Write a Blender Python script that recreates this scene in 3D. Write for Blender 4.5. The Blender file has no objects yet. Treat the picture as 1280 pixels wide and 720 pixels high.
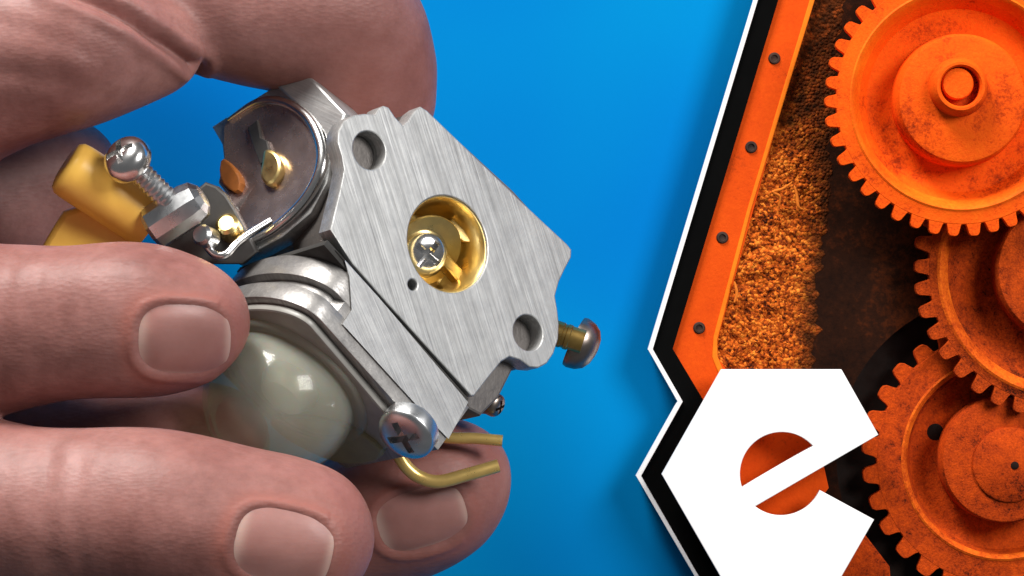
import bpy, bmesh, math, random
import numpy as np
from mathutils import Vector, Matrix, noise
from mathutils.bvhtree import BVHTree

random.seed(7)
# ------------------------------------------------------------------ scale, camera, light
S = 0.00013            # one working unit (about one photo pixel at the backdrop) in metres
D = 4000.0             # camera distance from the backdrop, in units
scn = bpy.context.scene
col = scn.collection

cd = bpy.data.cameras.new('camera')
cam = bpy.data.objects.new('camera', cd)
cam.location = (0, -D * S, 0)
cam.rotation_euler = (math.pi / 2, 0, 0)
cd.sensor_width = 36.0
cd.lens = 36.0 * D / 1280.0
cd.clip_start = 0.01
cd.clip_end = 50
col.objects.link(cam)
scn.camera = cam

w = bpy.data.worlds.new('World')
scn.world = w
w.use_nodes = True
bg = w.node_tree.nodes['Background']
bg.inputs[0].default_value = (0.95, 0.97, 1.0, 1)
bg.inputs[1].default_value = 0.12


def area(name, loc, target, sx, sy, power, color):
    l = bpy.data.lights.new(name, 'AREA')
    l.shape = 'RECTANGLE'; l.size = sx; l.size_y = sy
    l.energy = power; l.color = color
    o = bpy.data.objects.new(name, l)
    o.location = loc
    o.rotation_euler = (Vector(target) - Vector(loc)).to_track_quat('-Z', 'Y').to_euler()
    col.objects.link(o)
    return o


area('key_softbox', (-0.30, -0.36, 0.80), (0.02, 0, 0), 0.34, 0.26, 13.5, (1.0, 0.97, 0.93))
area('side_softbox', (0.46, -0.55, 0.30), (0.0, -0.02, 0), 0.28, 0.28, 4.7, (1.0, 0.98, 0.96))

vs = scn.view_settings
vs.view_transform = 'Standard'; vs.look = 'None'; vs.exposure = 0.0; vs.gamma = 1.0
vs.use_curve_mapping = False

# ------------------------------------------------------------------ helpers
V = Vector


def W(p):                                   # working units (x right, y up, h towards viewer) -> world
    return Vector((p[0] * S, -p[2] * S, p[1] * S))


def U(px, py, h=0.0):                       # photo pixel + height above the backdrop -> working units
    k = (D - h) / D
    return Vector(((px - 640) * k, (360 - py) * k, h))


CAMU = Vector((0, 0, D))


def hit(px, py, o, nrm):                    # pixel ray against a plane, in working units
    d = U(px, py, 0) - CAMU
    t = (o - CAMU).dot(nrm) / d.dot(nrm)
    return CAMU + d * t


def tag(o, label=None, cat=None, group=None, kind=None):
    if label: o['label'] = label
    if cat: o['category'] = cat
    if group: o['group'] = group
    if kind: o['kind'] = kind
    return o


def thing(name, loc_u, label, cat, group=None):
    o = bpy.data.objects.new(name, None)
    o.empty_display_size = 0.005
    o.location = W(loc_u)
    col.objects.link(o)
    return tag(o, label, cat, group)


def finish(name, me, mat, parent=None, smooth=True, ang=35):
    if mat: me.materials.clear(); me.materials.append(mat)
    if smooth:
        for p in me.polygons: p.use_smooth = True
        if ang: me.set_sharp_from_angle(angle=math.radians(ang))
    o = bpy.data.objects.new(name, me)
    col.objects.link(o)
    if parent: attach(o, parent)
    return o


def attach(o, parent):
    o.parent = parent
    root = parent
    loc = Vector()
    while root is not None:                 # only empties carry a location here
        if root.type == 'EMPTY': loc += root.location
        root = root.parent
    if parent.type == 'EMPTY':
        o.matrix_parent_inverse = Matrix.Translation(loc).inverted()
    return o


def mesh(name, verts, faces, mat, parent=None, smooth=True, ang=35, fix=True):
    me = bpy.data.meshes.new(name)
    me.from_pydata([W(v) for v in verts], [], faces)
    if fix:
        bm = bmesh.new(); bm.from_mesh(me)
        bmesh.ops.recalc_face_normals(bm, faces=bm.faces)
        bm.to_mesh(me); bm.free()
    me.update()
    return finish(name, me, mat, parent, smooth, ang)


def basis(axis):
    a = Vector(axis).normalized()
    e = Vector((0, 1, 0)) if abs(a.y) < 0.9 else Vector((1, 0, 0))
    e1 = a.cross(e).normalized()
    return a, e1, a.cross(e1)


def lathe_geo(prof, o, axis, seg=48):
    a, e1, e2 = basis(axis)
    vs_, fs = [], []
    n = len(prof)
    for r, z in prof:
        for k in range(seg):
            t = 2 * math.pi * k / seg
            vs_.append(o + a * z + (e1 * math.cos(t) + e2 * math.sin(t)) * r)
    for i in range(n - 1):
        for k in range(seg):
            k2 = (k + 1) % seg
            fs.append((i * seg + k, i * seg + k2, (i + 1) * seg + k2, (i + 1) * seg + k))
    return vs_, fs


def lathe(name, prof, o, axis, mat, parent=None, seg=48, ang=35):
    v, f = lathe_geo(prof, o, axis, seg)
    me = bpy.data.meshes.new(name)
    me.from_pydata([W(p) for p in v], [], f)
    bm = bmesh.new(); bm.from_mesh(me)
    bmesh.ops.remove_doubles(bm, verts=bm.verts, dist=1e-7)
    bmesh.ops.recalc_face_normals(bm, faces=bm.faces)
    bm.to_mesh(me); bm.free()
    return finish(name, me, mat, parent, True, ang)


def tube_geo(pts, rad, seg=16, cap=True):
    n = len(pts)
    if not hasattr(rad, '__len__'): rad = [rad] * n
    vs_, fs = [], []
    prev = None
    for i, p in enumerate(pts):
        d = (pts[min(i + 1, n - 1)] - pts[max(i - 1, 0)]).normalized()
        if prev is None:
            _, e1, _ = basis(d)
        else:
            e1 = (prev - d * prev.dot(d)).normalized()
        prev = e1
        e2 = d.cross(e1)
        for k in range(seg):
            t = 2 * math.pi * k / seg
            vs_.append(p + (e1 * math.cos(t) + e2 * math.sin(t)) * rad[i])
    for i in range(n - 1):
        for k in range(seg):
            k2 = (k + 1) % seg
            fs.append((i * seg + k, i * seg + k2, (i + 1) * seg + k2, (i + 1) * seg + k))
    if cap:
        fs.append(tuple(range(seg))); fs.append(tuple(range((n - 1) * seg, n * seg)))
    return vs_, fs


def tube(name, pts, rad, mat, parent=None, seg=16):
    v, f = tube_geo(pts, rad, seg)
    return mesh(name, v, f, mat, parent)


def spline(pts, n=8, closed=False):         # Catmull-Rom through any-dimensional points
    P_ = [np.array(p, float) for p in pts]
    m = len(P_)
    out = []
    rng = range(m) if closed else range(m - 1)
    for i in rng:
        if closed:
            p0, p1, p2, p3 = P_[i - 1], P_[i], P_[(i + 1) % m], P_[(i + 2) % m]
        else:
            p0, p1, p2, p3 = P_[max(i - 1, 0)], P_[i], P_[i + 1], P_[min(i + 2, m - 1)]
        for k in range(n):
            t = k / n
            out.append(0.5 * (2 * p1 + (p2 - p0) * t + (2 * p0 - 5 * p1 + 4 * p2 - p3) * t * t
                              + (3 * p1 - p0 - 3 * p2 + p3) * t ** 3))
    if not closed: out.append(P_[-1])
    return out


def chaikin(pts, it=2):
    P_ = [np.array(p, float) for p in pts]
    for _ in range(it):
        o = []
        for i in range(len(P_)):
            a, b = P_[i], P_[(i + 1) % len(P_)]
            o += [a * 0.75 + b * 0.25, a * 0.25 + b * 0.75]
        P_ = o
    return [tuple(p) for p in P_]


def circle2(cx, cy, r, n=40, a0=0.0):
    return [(cx + r * math.cos(a0 + 2 * math.pi * k / n), cy + r * math.sin(a0 + 2 * math.pi * k / n)) for k in range(n)]


def slab(name, loops, frame, z0, z1, mat, parent=None, bev=1.5, ang=32, world=True):
    """Extruded flat outline (first loop) with holes (other loops); frame = origin, ax, ay, az in units."""
    o, ax, ay, az = frame
    cu = bpy.data.curves.new('tmp', 'CURVE')
    cu.dimensions = '2D'; cu.fill_mode = 'BOTH'
    half = (z1 - z0) / 2
    cu.extrude = max(half - bev, 0.01)
    cu.bevel_depth = bev; cu.bevel_resolution = 1; cu.offset = -bev
    for lp in loops:
        sp = cu.splines.new('POLY')
        sp.points.add(len(lp) - 1)
        for q, p in zip(sp.points, lp): q.co = (p[0], p[1], 0, 1)
        sp.use_cyclic_u = True
    ob = bpy.data.objects.new('tmp', cu)
    col.objects.link(ob)
    dg = bpy.context.evaluated_depsgraph_get()
    me = bpy.data.meshes.new_from_object(ob.evaluated_get(dg))
    bpy.data.objects.remove(ob); bpy.data.curves.remove(cu)
    n = len(me.vertices)
    co = np.empty(n * 3); me.vertices.foreach_get('co', co)
    co = co.reshape(-1, 3)
    loc = co.copy(); loc[:, 2] += (z0 + z1) / 2
    A = np.array([list(ax), list(ay), list(az)])
    un = loc @ A + np.array(list(o))
    wd = np.stack([un[:, 0], -un[:, 2], un[:, 1]], 1) * S
    me.vertices.foreach_set('co', wd.ravel())
    at = me.attributes.new('loc', 'FLOAT_VECTOR', 'POINT')
    at.data.foreach_set('vector', loc.astype(np.float32).ravel())
    bm = bmesh.new(); bm.from_mesh(me)
    bmesh.ops.remove_doubles(bm, verts=bm.verts, dist=2e-7)
    bmesh.ops.recalc_face_normals(bm, faces=bm.faces)
    bm.to_mesh(me); bm.free()
    me.name = name
    ob = finish(name, me, mat, parent, True, ang)
    azw = Vector((az[0], -az[2], az[1]))
    for p in me.polygons:
        if abs(p.normal.dot(azw)) > 0.9995: p.use_smooth = False
    return ob


def apply_boolean(o, cutters):
    for c in cutters:
        m = o.modifiers.new('cut', 'BOOLEAN'); m.operation = 'DIFFERENCE'; m.object = c; m.solver = 'EXACT'
    bpy.context.view_layer.update()
    dg = bpy.context.evaluated_depsgraph_get()
    me = bpy.data.meshes.new_from_object(o.evaluated_get(dg))
    o.modifiers.clear()
    mats = [m for m in o.data.materials]
    o.data = me
    me.materials.clear()
    for m in mats: me.materials.append(m)
    for p in me.polygons: p.use_smooth = True; p.material_index = 0
    me.set_sharp_from_angle(angle=math.radians(32))
    for c in cutters: bpy.data.objects.remove(c)


# ------------------------------------------------------------------ materials
def nodes(name):
    m = bpy.data.materials.new(name); m.use_nodes = True
    nt = m.node_tree
    return m, nt, nt.nodes['Principled BSDF']


def nd(nt, t, **k):
    n = nt.nodes.new(t)
    for a, b in k.items():
        if a.startswith('i_'): n.inputs[a[2:]].default_value = b
        else: setattr(n, a, b)
    return n


def ramp(nt, src, stops):
    r = nd(nt, 'ShaderNodeValToRGB')
    e = r.color_ramp.elements
    while len(e) < len(stops): e.new(0.5)
    for q, (p, c) in zip(e, stops):
        q.position = p; q.color = (c[0], c[1], c[2], 1)
    nt.links.new(src, r.inputs[0])
    return r.outputs[0]


def objcoord(nt, scale=(1, 1, 1), attr=None, rot=(0, 0, 0)):
    if attr:
        c = nd(nt, 'ShaderNodeAttribute', attribute_name=attr).outputs['Vector']
    else:
        c = nd(nt, 'ShaderNodeTexCoord').outputs['Object']
    mp = nd(nt, 'ShaderNodeMapping')
    mp.inputs['Scale'].default_value = scale
    mp.inputs['Rotation'].default_value = rot
    nt.links.new(c, mp.inputs[0])
    return mp.outputs[0]


def noisetex(nt, vec, scale, detail=5, rough=0.6):
    n = nd(nt, 'ShaderNodeTexNoise')
    n.inputs['Scale'].default_value = scale; n.inputs['Detail'].default_value = detail
    n.inputs['Roughness'].default_value = rough
    nt.links.new(vec, n.inputs['Vector'])
    return n.outputs[0]


def mixc(nt, fac, a, b, mode='MIX'):
    n = nd(nt, 'ShaderNodeMix', data_type='RGBA', blend_type=mode)
    for s, i in ((fac, 0), (a, 6), (b, 7)):
        if hasattr(s, 'links') or isinstance(s, bpy.types.NodeSocket): nt.links.new(s, n.inputs[i])
        elif i == 0: n.inputs[0].default_value = s
        else: n.inputs[i].default_value = (*s, 1)
    return n.outputs[2]


def bump(nt, h, bs, strength, dist):
    b = nd(nt, 'ShaderNodeBump')
    b.inputs['Strength'].default_value = strength; b.inputs['Distance'].default_value = dist
    nt.links.new(h, b.inputs['Height'])
    nt.links.new(b.outputs[0], bs.inputs['Normal'])


def plain(name, c, rough=0.5, metal=0.0, spec=0.5, bmp=0.0, bscale=1500, var=0.12):
    m, nt, bs = nodes(name)
    v = objcoord(nt)
    f = noisetex(nt, v, 260, 5)
    lo = tuple(x * (1 - var) for x in c); hi = tuple(min(1, x * (1 + var)) for x in c)
    nt.links.new(ramp(nt, f, [(0.3, lo), (0.7, hi)]), bs.inputs['Base Color'])
    r = ramp(nt, noisetex(nt, v, 420, 4), [(0.3, (rough * 0.8,) * 3), (0.75, (min(1, rough * 1.25),) * 3)])
    nt.links.new(r, bs.inputs['Roughness'])
    bs.inputs['Metallic'].default_value = metal
    bs.inputs['Specular IOR Level'].default_value = spec
    if bmp: bump(nt, noisetex(nt, v, bscale, 3), bs, bmp, 0.0002)
    return m


def rusty(name, stops, scale=300, rough=0.75, grain=1.0, bd=0.0006):
    """Weathered paint: stops run from the dirtiest to the cleanest tone."""
    m, nt, bs = nodes(name)
    v = objcoord(nt)
    big = noisetex(nt, v, scale * 0.35, 3, 0.5)
    mid = noisetex(nt, v, scale * 1.8, 6, 0.75)
    fine = noisetex(nt, v, scale * 8, 4, 0.7)
    a = nd(nt, 'ShaderNodeMath', operation='MULTIPLY_ADD'); a.inputs[1].default_value = 0.45 * grain
    nt.links.new(mid, a.inputs[0])
    b = nd(nt, 'ShaderNodeMath', operation='MULTIPLY'); b.inputs[1].default_value = 0.55
    nt.links.new(big, b.inputs[0]); nt.links.new(b.outputs[0], a.inputs[2])
    c = nd(nt, 'ShaderNodeMath', operation='MULTIPLY_ADD'); c.inputs[1].default_value = 0.40 * grain
    nt.links.new(fine, c.inputs[0]); nt.links.new(a.outputs[0], c.inputs[2])
    d = nd(nt, 'ShaderNodeMath', operation='SUBTRACT'); d.inputs[1].default_value = 0.425 * grain - 0.225
    nt.links.new(c.outputs[0], d.inputs[0])
    nt.links.new(ramp(nt, d.outputs[0], stops), bs.inputs['Base Color'])
    bs.inputs['Roughness'].default_value = rough
    bs.inputs['Specular IOR Level'].default_value = 0.1
    bump(nt, c.outputs[0], bs, 0.6, bd)
    return m


M = {}


def m_backdrop():
    m, nt, bs = nodes('blue_printed_paper')
    v = objcoord(nt)
    f = noisetex(nt, v, 14, 2, 0.4)
    nt.links.new(ramp(nt, f, [(0.35, (0.0, 0.165, 0.54)), (0.62, (0.0, 0.245, 0.58))]), bs.inputs['Base Color'])
    bs.inputs['Roughness'].default_value = 0.7
    bs.inputs['Specular IOR Level'].default_value = 0.03
    return m


def m_brushed(name, base, attr='loc', rot=0.0, rough=0.38, streak=1.0):
    m, nt, bs = nodes(name)

    def aniso(across, along, r):
        c = nd(nt, 'ShaderNodeAttribute', attribute_name=attr).outputs['Vector']
        mp = nd(nt, 'ShaderNodeMapping', vector_type='TEXTURE')
        mp.inputs['Rotation'].default_value = (0, 0, r)
        mp.inputs['Scale'].default_value = (across, along, across)
        nt.links.new(c, mp.inputs[0])
        return mp.outputs[0]
    s1 = noisetex(nt, aniso(3.2, 150, rot), 1.0, 4, 0.65)
    s2 = noisetex(nt, aniso(15, 260, rot + 0.1), 1.0, 3, 0.6)
    s3 = noisetex(nt, aniso(22, 22, 0), 1.0, 6, 0.7)
    lo = tuple(x * (1 - 0.34 * streak) for x in base); hi = tuple(min(1, x * (1 + 0.22 * streak)) for x in base)
    c1 = ramp(nt, s1, [(0.3, lo), (0.68, hi)])
    c2 = ramp(nt, s2, [(0.3, (0.76, 0.76, 0.76)), (0.65, (1, 1, 1))])
    c3 = ramp(nt, s3, [(0.35, (0.84, 0.84, 0.85)), (0.6, (1, 1, 1))])
    nt.links.new(mixc(nt, 1.0, mixc(nt, 1.0, c1, c2, 'MULTIPLY'), c3, 'MULTIPLY'), bs.inputs['Base Color'])
    bs.inputs['Metallic'].default_value = 0.75
    nt.links.new(ramp(nt, s1, [(0.3, (rough * 1.3,) * 3), (0.7, (rough * 0.85,) * 3)]), bs.inputs['Roughness'])
    bump(nt, s1, bs, 0.35, 0.00012)
    return m


def m_skin():
    m, nt, bs = nodes('skin')
    v = objcoord(nt)
    big = noisetex(nt, v, 60, 4, 0.6)
    fine = noisetex(nt, v, 420, 5, 0.7)
    c = ramp(nt, big, [(0.3, (0.225, 0.092, 0.080)), (0.48, (0.295, 0.132, 0.116)), (0.68, (0.36, 0.178, 0.160))])
    c2 = ramp(nt, fine, [(0.3, (0.82, 0.78, 0.76)), (0.65, (1.06, 1.04, 1.03))])
    c3 = mixc(nt, 1.0, c, c2, 'MULTIPLY')
    at = nd(nt, 'ShaderNodeAttribute', attribute_name='flush')
    c4 = mixc(nt, at.outputs['Fac'], c3, (0.33, 0.115, 0.090))
    nt.links.new(c4, bs.inputs['Base Color'])
    bs.inputs['Roughness'].default_value = 0.5
    bs.inputs['Specular IOR Level'].default_value = 0.35
    bs.inputs['Subsurface Weight'].default_value = 0.35
    bs.inputs['Subsurface Radius'].default_value = (1.0, 0.35, 0.2)
    bs.inputs['Subsurface Scale'].default_value = 0.0012
    vo = nd(nt, 'ShaderNodeTexVoronoi'); vo.inputs['Scale'].default_value = 1500
    nt.links.new(objcoord(nt, (0.55, 1, 1.3)), vo.inputs['Vector'])
    wr = noisetex(nt, objcoord(nt, (1.5, 1, 1)), 330, 4, 0.6)
    ad = nd(nt, 'ShaderNodeMath', operation='MULTIPLY_ADD'); ad.inputs[1].default_value = 0.5
    nt.links.new(vo.outputs['Distance'], ad.inputs[0]); nt.links.new(wr, ad.inputs[2])
    bump(nt, ad.outputs[0], bs, 0.17, 0.0004)
    return m


def m_nail():
    m, nt, bs = nodes('fingernail')
    at = nd(nt, 'ShaderNodeAttribute', attribute_name='nail')
    v = objcoord(nt)
    f = noisetex(nt, v, 200, 4, 0.6)
    base = ramp(nt, f, [(0.3, (0.31, 0.135, 0.115)), (0.7, (0.37, 0.175, 0.152))])
    nt.links.new(mixc(nt, at.outputs['Fac'], base, (0.58, 0.39, 0.33)), bs.inputs['Base Color'])
    bs.inputs['Roughness'].default_value = 0.42
    bs.inputs['Subsurface Weight'].default_value = 0.2
    bs.inputs['Subsurface Scale'].default_value = 0.0006
    bump(nt, noisetex(nt, objcoord(nt, (0.3, 2, 2)), 500, 3), bs, 0.12, 0.0002)
    return m


def m_bulb():
    m, nt, bs = nodes('milky_plastic')
    v = objcoord(nt)
    f = noisetex(nt, v, 110, 5, 0.65)
    nt.links.new(ramp(nt, f, [(0.3, (0.56, 0.56, 0.47)), (0.7, (0.72, 0.72, 0.64))]), bs.inputs['Base Color'])
    bs.inputs['Roughness'].default_value = 0.16
    bs.inputs['Subsurface Weight'].default_value = 0.3
    bs.inputs['Subsurface Scale'].default_value = 0.002
    bs.inputs['Coat Weight'].default_value = 0.6
    bs.inputs['Coat Roughness'].default_value = 0.05
    bump(nt, noisetex(nt, v, 160, 3), bs, 0.06, 0.001)
    tr = nd(nt, 'ShaderNodeBsdfTransparent'); tr.inputs[0].default_value = (0.93, 0.93, 0.86, 1)
    mx = nd(nt, 'ShaderNodeMixShader')
    mx.inputs[0].default_value = 0.23; nt.links.new(tr.outputs[0], mx.inputs[1]); nt.links.new(bs.outputs[0], mx.inputs[2])
    nt.links.new(mx.outputs[0], nt.nodes['Material Output'].inputs[0])
    return m


M['backdrop'] = m_backdrop()
M['white'] = plain('white_paint', (0.96, 0.96, 0.96), 0.55, var=0.01, spec=0.2)
M['black'] = plain('black_paint', (0.004, 0.004, 0.004), 0.8, var=0.1, spec=0.0)
M['strip'] = rusty('orange_painted_steel', [(0.24, (0.30, 0.035, 0.003)), (0.40, (0.68, 0.066, 0.003)), (0.75, (0.84, 0.098, 0.004))], 200, 0.75, 1.0, 0.0002)
M['edge'] = rusty('lit_orange_edge', [(0.25, (0.75, 0.12, 0.006)), (0.6, (0.95, 0.24, 0.012))], 200, 0.55, 0.6, 0.0001)  # brighter orange, the strip edge highlight put into the colour
M['gear_edge'] = rusty('lit_orange_rim', [(0.26, (0.35, 0.035, 0.003)), (0.42, (0.80, 0.10, 0.004)), (0.72, (0.95, 0.20, 0.008))], 260, 0.65, 1.0, 0.0002)  # rim colours with the bevel highlight painted in, brighter than the gears
M['gear_edge_b'] = rusty('lit_brown_rim', [(0.28, (0.08, 0.01, 0.002)), (0.44, (0.50, 0.06, 0.004)), (0.74, (0.95, 0.18, 0.01))], 360, 0.75, 1.3, 0.0003)
M['gear_a'] = rusty('orange_cast_iron', [(0.26, (0.07, 0.010, 0.002)), (0.37, (0.48, 0.042, 0.002)), (0.47, (0.84, 0.090, 0.003)), (0.78, (0.95, 0.150, 0.005))], 260, 0.75, 1.0, 0.0004)
M['gear_b'] = rusty('brown_orange_cast_iron', [(0.30, (0.03, 0.006, 0.002)), (0.43, (0.28, 0.030, 0.003)), (0.74, (0.66, 0.080, 0.005))], 420, 0.8, 1.7, 0.0004)
M['gear_c'] = rusty('dull_orange_cast_iron', [(0.30, (0.04, 0.006, 0.002)), (0.43, (0.34, 0.034, 0.003)), (0.74, (0.68, 0.078, 0.004))], 380, 0.8, 1.5, 0.0004)
M['plate'] = rusty('grimy_brown_steel', [(0.32, (0.006, 0.002, 0.001)), (0.50, (0.022, 0.006, 0.002)), (0.63, (0.08, 0.016, 0.003)), (0.82, (0.28, 0.038, 0.005))], 130, 0.9, 0.8, 0.0006)
M['well'] = plain('grimy_hole_black', (0.009, 0.0035, 0.002), 0.7, var=0.4, spec=0.15)  # grimy black well floor; also the painted dark of gear holes
def m_dirt():
    m, nt, bs = nodes('caked_orange_dirt')
    v = objcoord(nt)
    v1 = nd(nt, 'ShaderNodeTexVoronoi'); v1.inputs['Scale'].default_value = 1900; v1.inputs['Randomness'].default_value = 1.0
    v2 = nd(nt, 'ShaderNodeTexVoronoi'); v2.inputs['Scale'].default_value = 3300
    nt.links.new(v, v1.inputs['Vector']); nt.links.new(v, v2.inputs['Vector'])
    big = noisetex(nt, v, 260, 4, 0.6)
    sep = nd(nt, 'ShaderNodeSeparateColor'); nt.links.new(v1.outputs['Color'], sep.inputs[0])
    sep2 = nd(nt, 'ShaderNodeSeparateColor'); nt.links.new(v2.outputs['Color'], sep2.inputs[0])
    a = nd(nt, 'ShaderNodeMath', operation='MULTIPLY_ADD'); a.inputs[1].default_value = 0.40
    b = nd(nt, 'ShaderNodeMath', operation='MULTIPLY_ADD'); b.inputs[1].default_value = 0.30
    c = nd(nt, 'ShaderNodeMath', operation='MULTIPLY'); c.inputs[1].default_value = 0.40
    nt.links.new(big, c.inputs[0]); nt.links.new(sep2.outputs[0], b.inputs[0]); nt.links.new(c.outputs[0], b.inputs[2])
    nt.links.new(sep.outputs[1], a.inputs[0]); nt.links.new(b.outputs[0], a.inputs[2])
    nt.links.new(ramp(nt, a.outputs[0], [(0.22, (0.02, 0.005, 0.002)), (0.42, (0.24, 0.036, 0.004)), (0.62, (0.60, 0.110, 0.009)), (0.88, (0.95, 0.30, 0.035))]), bs.inputs['Base Color'])
    bs.inputs['Roughness'].default_value = 0.9
    bs.inputs['Specular IOR Level'].default_value = 0.1
    h = nd(nt, 'ShaderNodeMath', operation='SUBTRACT')
    nt.links.new(a.outputs[0], h.inputs[0]); nt.links.new(v1.outputs['Distance'], h.inputs[1])
    bump(nt, h.outputs[0], bs, 0.8, 0.0004)
    return m


M['dirt'] = m_dirt()
nt = M['dirt'].node_tree; bs = nt.nodes['Principled BSDF']
src = bs.inputs['Base Color'].links[0].from_socket
at = nd(nt, 'ShaderNodeAttribute', attribute_name='cake')
thin = ramp(nt, noisetex(nt, objcoord(nt), 700, 5, 0.7), [(0.35, (0.015, 0.005, 0.001)), (0.55, (0.09, 0.020, 0.003)), (0.72, (0.32, 0.06, 0.008))])
nt.links.new(mixc(nt, at.outputs['Fac'], thin, src), bs.inputs['Base Color'])
M['shaving'] = rusty('orange_swarf', [(0.3, (0.45, 0.09, 0.008)), (0.7, (0.80, 0.23, 0.025))], 400, 0.6, 1.0, 0.0001)
M['hole'] = plain('dark_bolt', (0.03, 0.010, 0.004), 0.8, var=0.4)
M['face'] = m_brushed('brushed_aluminium', (0.57, 0.57, 0.555), 'loc', math.radians(-119), 0.45)
M['cast'] = m_brushed('machined_aluminium', (0.56, 0.56, 0.55), 'loc', 1.2, 0.42, 0.45)
M['collar'] = m_brushed('turned_aluminium', (0.40, 0.385, 0.37), 'loc', 1.2, 0.4, 0.6)
M['nipple'] = plain('bright_brass', (0.92, 0.62, 0.20), 0.32, 0.6, var=0.12)
M['rear'] = plain('shaded_cast_aluminium', (0.17, 0.155, 0.145), 0.5, 0.6, bmp=0.4, bscale=900)  # cast aluminium darkened in colour for the shade behind the face
M['chrome'] = plain('polished_steel', (0.74, 0.73, 0.72), 0.22, 1.0, var=0.08)
M['mirror'] = plain('dull_choke_plate', (0.56, 0.44, 0.41), 0.26, 0.85, var=0.18, bmp=0.3, bscale=250)
M['zinc'] = plain('zinc_plated_steel', (0.68, 0.69, 0.70), 0.3, 1.0, var=0.12)
M['brass'] = plain('brass', (0.95, 0.68, 0.28), 0.33, 1.0, var=0.15)
M['oldbrass'] = plain('tarnished_brass', (0.42, 0.27, 0.08), 0.3, 0.9, var=0.25)
M['tarn'] = plain('tarnished_steel', (0.30, 0.25, 0.22), 0.36, 1.0, var=0.3)
M['gasket'] = plain('black_gasket', (0.035, 0.033, 0.03), 0.8)
M['lever'] = plain('orange_yellow_plastic', (1.0, 0.56, 0.10), 0.38, 0.0, var=0.06, bmp=0.1, bscale=700)
M['seal'] = plain('rust_orange_seal', (0.50, 0.16, 0.03), 0.5, var=0.3)
M['rubber'] = plain('grey_plastic_flange', (0.30, 0.29, 0.265), 0.4, 0.0, var=0.12)
M['olive'] = plain('olive_plastic', (0.26, 0.24, 0.14), 0.4, 0.0, var=0.12)
M['dark'] = plain('dark_cavity_metal', (0.09, 0.085, 0.08), 0.5, 0.5, var=0.2)
M['skin'] = m_skin()
M['nail'] = m_nail()
M['bulb'] = m_bulb()

# ------------------------------------------------------------------ the backdrop
bx0, bx1, by0, by1 = -2600, 2600, -1700, 1700
o = mesh('backdrop', [(bx0, by0, 0), (bx1, by0, 0), (bx1, by1, 0), (bx0, by1, 0)], [(0, 1, 2, 3)], M['backdrop'], smooth=False, fix=False)
tag(o, 'smooth bright blue backdrop sheet behind everything', 'backdrop', kind='structure')

# ------------------------------------------------------------------ sign board on the backdrop
FL = (Vector((0, 0, 0)), Vector((1, 0, 0)), Vector((0, 1, 0)), Vector((0, 0, 1)))


def L2(pts, h):                              # pixels -> flat coordinates at height h
    return [tuple(U(x, y, h)[:2]) for x, y in pts]


board = thing('sign_board', U(1080, 360, 10), 'black and white edged board with a zigzag left side on blue backdrop', 'sign board')
TOPY, RX, BY = -120, 1420, 830
white_o = [(942 + 120 * .302, TOPY), (942, 0), (810, 437), (847, 502), (795, 595), (868, 720), (868 + 64, BY)]
white_i = [(947.5 + 120 * .302, TOPY), (947.5, 0), (816, 436.5), (853.5, 502), (801.5, 595), (873.5, 720), (873.5 + 64, BY)]
black_i = [(970 + 120 * .302, TOPY), (970, 0), (838, 436), (878, 503), (826, 594), (900, 720), (900 + 64, BY)]
white_i2 = [(x - 3.0, y) for x, y in white_i]
slab('white_border', [L2(white_o + white_i[::-1], 52)], FL, 36, 52, M['white'], board, 1.0)
slab('black_border', [L2([(x - 3.5, y) for x, y in white_i] + [(x + 3, y) for x, y in black_i[::-1]], 48)], FL, 4, 48, M['black'], board, 0.8)
plate_o = [(x - 6, y) for x, y in black_i] + [(RX, BY), (RX, TOPY)]
wellc = U(1249, 572, 34)
slab('backing_plate', [L2(plate_o, 34), circle2(wellc.x, wellc.y, 203, 72)], FL, 16, 34, M['plate'], board, 1.2)
slab('well_floor', [circle2(wellc.x, wellc.y, 212, 64)], FL, 8, 15, M['well'], board, 0.8)

# painted steel strip along the slanted side
strip = thing('painted_strip', U(930, 250, 34), 'flat orange painted steel strip with four dark bolts beside black border', 'metal strip')
sp = [(x - 3, y) for x, y in black_i[:4]] + [(862, 530), (850, 594), (902, 690), (990, 672), (1036, 610), (1016, 520), (925, 488), (893, 440), (1014, 0), (1014 + 36, TOPY)]
slab('strip_plate', [L2(sp, 43)], FL, 33, 43, M['strip'], strip, 1.0)
ed = [(1018.5 + 36, TOPY), (1018.5, 0), (939, 262), (897, 424), (897, 445), (908, 472), (901, 474), (890, 446), (892, 420), (934, 262), (1012, 0), (1012 + 36, TOPY)]
slab('lit_edge', [L2(ed, 45)], FL, 34, 44.2, M['edge'], strip, 1.2)  # bright sliver painting the highlight along the plate's bevel
for i, (x, y) in enumerate([(968, 73), (939, 184), (903, 297), (874, 410)]):
    c = U(x, y, 43)
    b = lathe('bolt', [(0, 0.4), (3.4, 0.6), (4.4, 2.4), (6.2, 2.2), (7.4, 0.8), (8.0, -2), (0, -2)], c, (0, 0, 1), M['hole'], strip, 24)

op = [(1040, 655), (1075, 660), (1112, 708), (1120, 800), (985, 800), (1000, 712)]
o = slab('lower_bracket', [L2(op, 42)], FL, 33, 42, M['gear_c'], None, 1.5)
tag(o, 'dull orange bracket plate showing under the emblem beside the lowest gear', 'bracket')

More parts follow.
